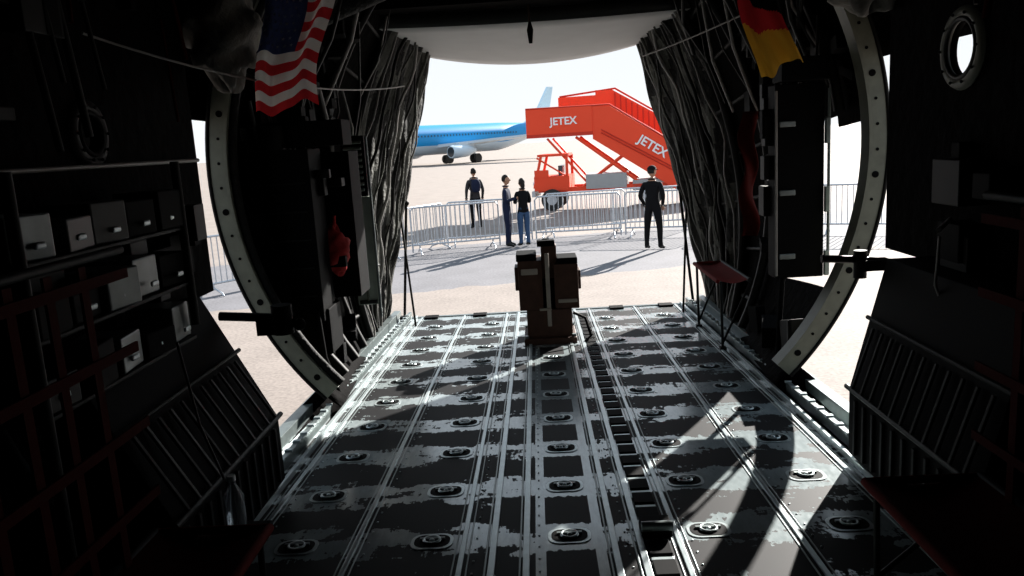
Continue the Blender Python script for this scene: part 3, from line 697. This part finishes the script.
# ------------------------------------------------------------------ people
def person(name, loc, head, hgt, top, legs, hair=M_hair, arms='down', cap=False, female=False, pack=False, stance=0.11, look=0.0, walk=0.0):
    k=hgt/1.75; sw=0.175 if not female else 0.15
    P={}; Rr={}
    def v(n,p,r_): P[n]=Vector(p); Rr[n]=r_
    v('pel',(0,0,0.96),(0.150,0.115)); v('waist',(0,0,1.12),(0.135 if not female else .115,0.10)); v('chest',(0,0.005,1.32),(0.165 if not female else .14,0.115)); v('nb',(0,0.01,1.46),(0.085,0.075)); v('nt',(0,-0.005,1.56),(0.052,0.055))
    for s_,c_ in (('L',1),('R',-1)):
        v('sh'+s_,(c_*sw,0.0,1.41),(0.068,0.068))
        if arms=='down': el=(c_*(sw+0.075),0.02,1.14); wr_=(c_*(sw+0.07),-0.07,0.90)
        elif arms=='pockets': el=(c_*(sw+0.085),0.06,1.15); wr_=(c_*(sw+0.02),-0.06,0.95)
        elif arms=='back': el=(c_*(sw+0.09),0.06,1.15); wr_=(c_*0.06,0.16,0.98)
        else: el=(c_*(sw+0.06),-0.03,1.15); wr_=(c_*0.06,-0.24,1.20)
        v('el'+s_,el,(0.05,0.05)); v('wr'+s_,wr_,(0.035,0.035))
        v('hip'+s_,(c_*0.095,0,0.89),(0.098,0.105)); v('kn'+s_,(c_*stance,-0.015+walk*c_*0.08,0.50),(0.068,0.070)); v('an'+s_,(c_*(stance+0.015),0.02+walk*c_*0.15,0.10),(0.052,0.054))
        v('toe'+s_,(c_*(stance+0.03),-0.16+walk*c_*0.15,0.045),(0.042,0.035)); v('he'+s_,(c_*(stance+0.015),0.05+walk*c_*0.15,0.05),(0.04,0.04))
    E=[('pel','waist',top),('waist','chest',top),('chest','nb',top),('nb','nt',M_skin)]
    for s_ in 'LR':
        E+=[('chest','sh'+s_,top),('sh'+s_,'el'+s_,top),('el'+s_,'wr'+s_,top),('pel','hip'+s_,legs),('hip'+s_,'kn'+s_,legs),('kn'+s_,'an'+s_,legs),('an'+s_,'toe'+s_,M_shoe),('an'+s_,'he'+s_,M_shoe)]
    names=list(P); me=bpy.data.meshes.new('b'); me.from_pydata([P[n] for n in names],[(names.index(a),names.index(c_)) for a,c_,_ in E],[])
    ob=bpy.data.objects.new('b',me); S.collection.objects.link(ob)
    md=ob.modifiers.new('Skin','SKIN'); md.branch_smoothing=0.5
    sk=me.skin_vertices[0].data
    for i,n in enumerate(names): sk[i].radius=Rr[n]; sk[i].use_root=(n=='pel')
    ss=ob.modifiers.new('Sub','SUBSURF'); ss.levels=2
    dg=bpy.context.evaluated_depsgraph_get(); ev=ob.evaluated_get(dg); m2=ev.to_mesh()
    pb=B(name)
    vs=[v_.co.copy() for v_ in m2.vertices]
    groups={}
    for pl in m2.polygons:
        c_=pl.center; best=None;bd=9
        for a,d_,mt in E:
            A_=P[a];Bv=P[d_];ab=Bv-A_;tt=max(0,min(1,(c_-A_).dot(ab)/ab.length_squared)); dd=(c_-(A_+ab*tt)).length
            if dd<bd: bd=dd;best=mt
        if 0.90<c_.z<0.99 and best is legs and legs is not top: best=top
        groups.setdefault(best,[]).append(tuple(pl.vertices))
    for mt,fs in groups.items(): pb.add(vs,fs,mt,True)
    ev.to_mesh_clear(); bpy.data.objects.remove(ob)
    RH=Matrix.Rotation(look,3,'Z'); hc=Vector((0,-0.015,1.655))
    def hp(x,y,z): return hc+RH@Vector((x,y,z))
    def hf(p):
        q=p.copy()
        if q.z<0: q.x*=1-0.28*(-q.z/0.115); q.y=q.y*(1-0.12*(-q.z/0.115))-0.01*(-q.z/0.115)
        return q
    pb.sphere(hc,(0.076,0.094,0.118),M_skin,24,16,rot=RH,fn=hf)
    pb.tube([hp(0,-0.088,0.015),hp(0,-0.108,-0.018),hp(0,-0.09,-0.028)],[0.007,0.014,0.008],M_skin,8)
    for c_ in (-1,1):
        pb.sphere(hp(c_*0.03,-0.083,0.008),(0.011,0.008,0.008),M_white,8,6); pb.sphere(hp(c_*0.03,-0.090,0.008),0.005,M_hair,6,5)
        pb.box(hp(c_*0.03,-0.088,0.028),(0.03,0.008,0.006),M_hair,RH); pb.sphere(hp(c_*0.076,0.0,-0.005),(0.012,0.02,0.032),M_skin,8,8,rot=RH)
    pb.box(hp(0,-0.086,-0.052),(0.042,0.008,0.008),M_lip,RH)
    def hairf(p):
        q=p.copy()
        if q.y<0 and q.z<0.03: q.y*=0.55; q.x*=0.9
        return q
    pb.sphere(hp(0,0.014,0.022),(0.084,0.096,0.108),hair,20,14,rot=RH,fn=hairf,zmin=-0.55)
    if female:
        pb.tube([hp(0,0.07,0.02),hp(0,0.095,-0.08),hp(0,0.09,-0.17)],[0.06,0.055,0.03],hair,12)
    if cap:
        pb.sphere(hp(0,0.005,0.045),(0.092,0.104,0.088),top,20,10,rot=RH,zmin=0.0); 
        pb.grid(lambda u,v_: hp((u-0.5)*0.14,-0.085-0.085*v_*(1-(2*u-1)**2*0.5),0.05-0.02*v_),8,4,top); pb.torus(hp(0,0.005,0.047),0.094,0.008,top,20,6)
    pb.torus((0,0.005,1.505),0.068,0.018,top,18,6)
    for s_,c_ in (('L',1),('R',-1)):
        wv=P['wr'+s_]; el=P['el'+s_]; d_=(wv-el).normalized()
        pb.torus(wv-d_*0.005,0.036,0.010,top,14,6,d_.to_track_quat('Z','Y').to_matrix())
        sidev=d_.cross(Vector((0,1,0.2))).normalized(); fw=d_.cross(sidev).normalized()
        palm=wv+d_*0.055
        pb.sphere(palm,(0.040,0.018,0.05),M_skin,12,8,rot=Matrix((sidev,fw,d_)).transposed())
        for j,(o,l) in enumerate(((-0.028,0.062),(-0.010,0.072),(0.009,0.068),(0.027,0.052))):
            a=palm+d_*0.035+sidev*o; b1=a+d_*l*0.55+fw*0.008; b2=b1+d_*l*0.4+fw*0.022
            pb.tube([a,b1,b2],[0.0095,0.009,0.007],M_skin,7)
        a=palm-d_*0.01-sidev*0.036; pb.tube([a,a-sidev*0.018+d_*0.03+fw*0.012,a-sidev*0.015+d_*0.058+fw*0.02],[0.012,0.0105,0.008],M_skin,7)
    if pack:
        pb.sphere((0,0.17,1.27),(0.15,0.09,0.21),M_navy,16,12,fn=lambda p: Vector((max(-.13,min(.13,p.x)),max(-.075,min(.075,p.y)),max(-.19,min(.19,p.z)))))
        for c_ in (-1,1): pb.tube([(c_*0.09,0.12,1.42),(c_*0.105,0.0,1.50),(c_*0.115,-0.12,1.38),(c_*0.14,-0.08,1.18),(c_*0.12,0.12,1.12)],0.016,M_navy,6)
    pb.finish(xform=Matrix.Translation(loc)@Matrix.Rotation(head,4,'Z')@Matrix.Scale(k,4))
person('man',(2.42,17.2,0),radians(150),1.78,M_blk,M_blk,arms='pockets',cap=True,stance=0.14,look=radians(-25))
person('man',(-0.76,19.0,0),radians(80),1.70,M_navy,M_navy,arms='front',stance=0.08,look=0.1)
person('woman',(-0.38,19.0,0),radians(200),1.60,M_blk,M_jean,arms='front',female=True,stance=0.09)
person('man',(-1.85,23.6,0),radians(200),1.76,M_grey,M_blk,arms='down',pack=True,stance=0.10)

# ------------------------------------------------------------------ light
w = bpy.data.worlds.new('sky'); S.world = w; w.use_nodes=True
nt=w.node_tree; bg=nt.nodes['Background']
tc=nt.nodes.new('ShaderNodeTexCoord'); sx=nt.nodes.new('ShaderNodeSeparateXYZ'); nt.links.new(tc.outputs['Generated'],sx.inputs[0])
cr=nt.nodes.new('ShaderNodeValToRGB'); cr.color_ramp.elements[0].position=0.0; cr.color_ramp.elements[0].color=(0.96,0.985,1.0,1)
cr.color_ramp.elements[1].position=0.7; cr.color_ramp.elements[1].color=(0.62,0.80,1.0,1)
nt.links.new(sx.outputs[2],cr.inputs[0]); nt.links.new(cr.outputs[0],bg.inputs[0]); bg.inputs[1].default_value=1.03
sd=bpy.data.lights.new('sun','SUN'); sd.energy=18.0; sd.angle=radians(0.6); sd.color=(1.0,0.96,0.90)
so=bpy.data.objects.new('sun',sd); S.collection.objects.link(so)
dirv=Vector((0.54,0.842,0.45)).normalized()
so.rotation_euler=dirv.to_track_quat('Z','Y').to_euler(); so.location=dirv*40

# ------------------------------------------------------------------ camera
cd=bpy.data.cameras.new('camera'); cam=bpy.data.objects.new('camera',cd); S.collection.objects.link(cam); S.camera=cam
cd.sensor_width=36; cd.lens=36*800/1024; cd.clip_end=2000; cd.clip_start=0.05
Rm=Matrix.Rotation(radians(2.1),3,'Z')@Matrix.Rotation(radians(90-10.4),3,'X')@Matrix.Rotation(radians(-3.5),3,'Z')
cam.location=(-0.06,0,2.5); cam.rotation_euler=Rm.to_euler()
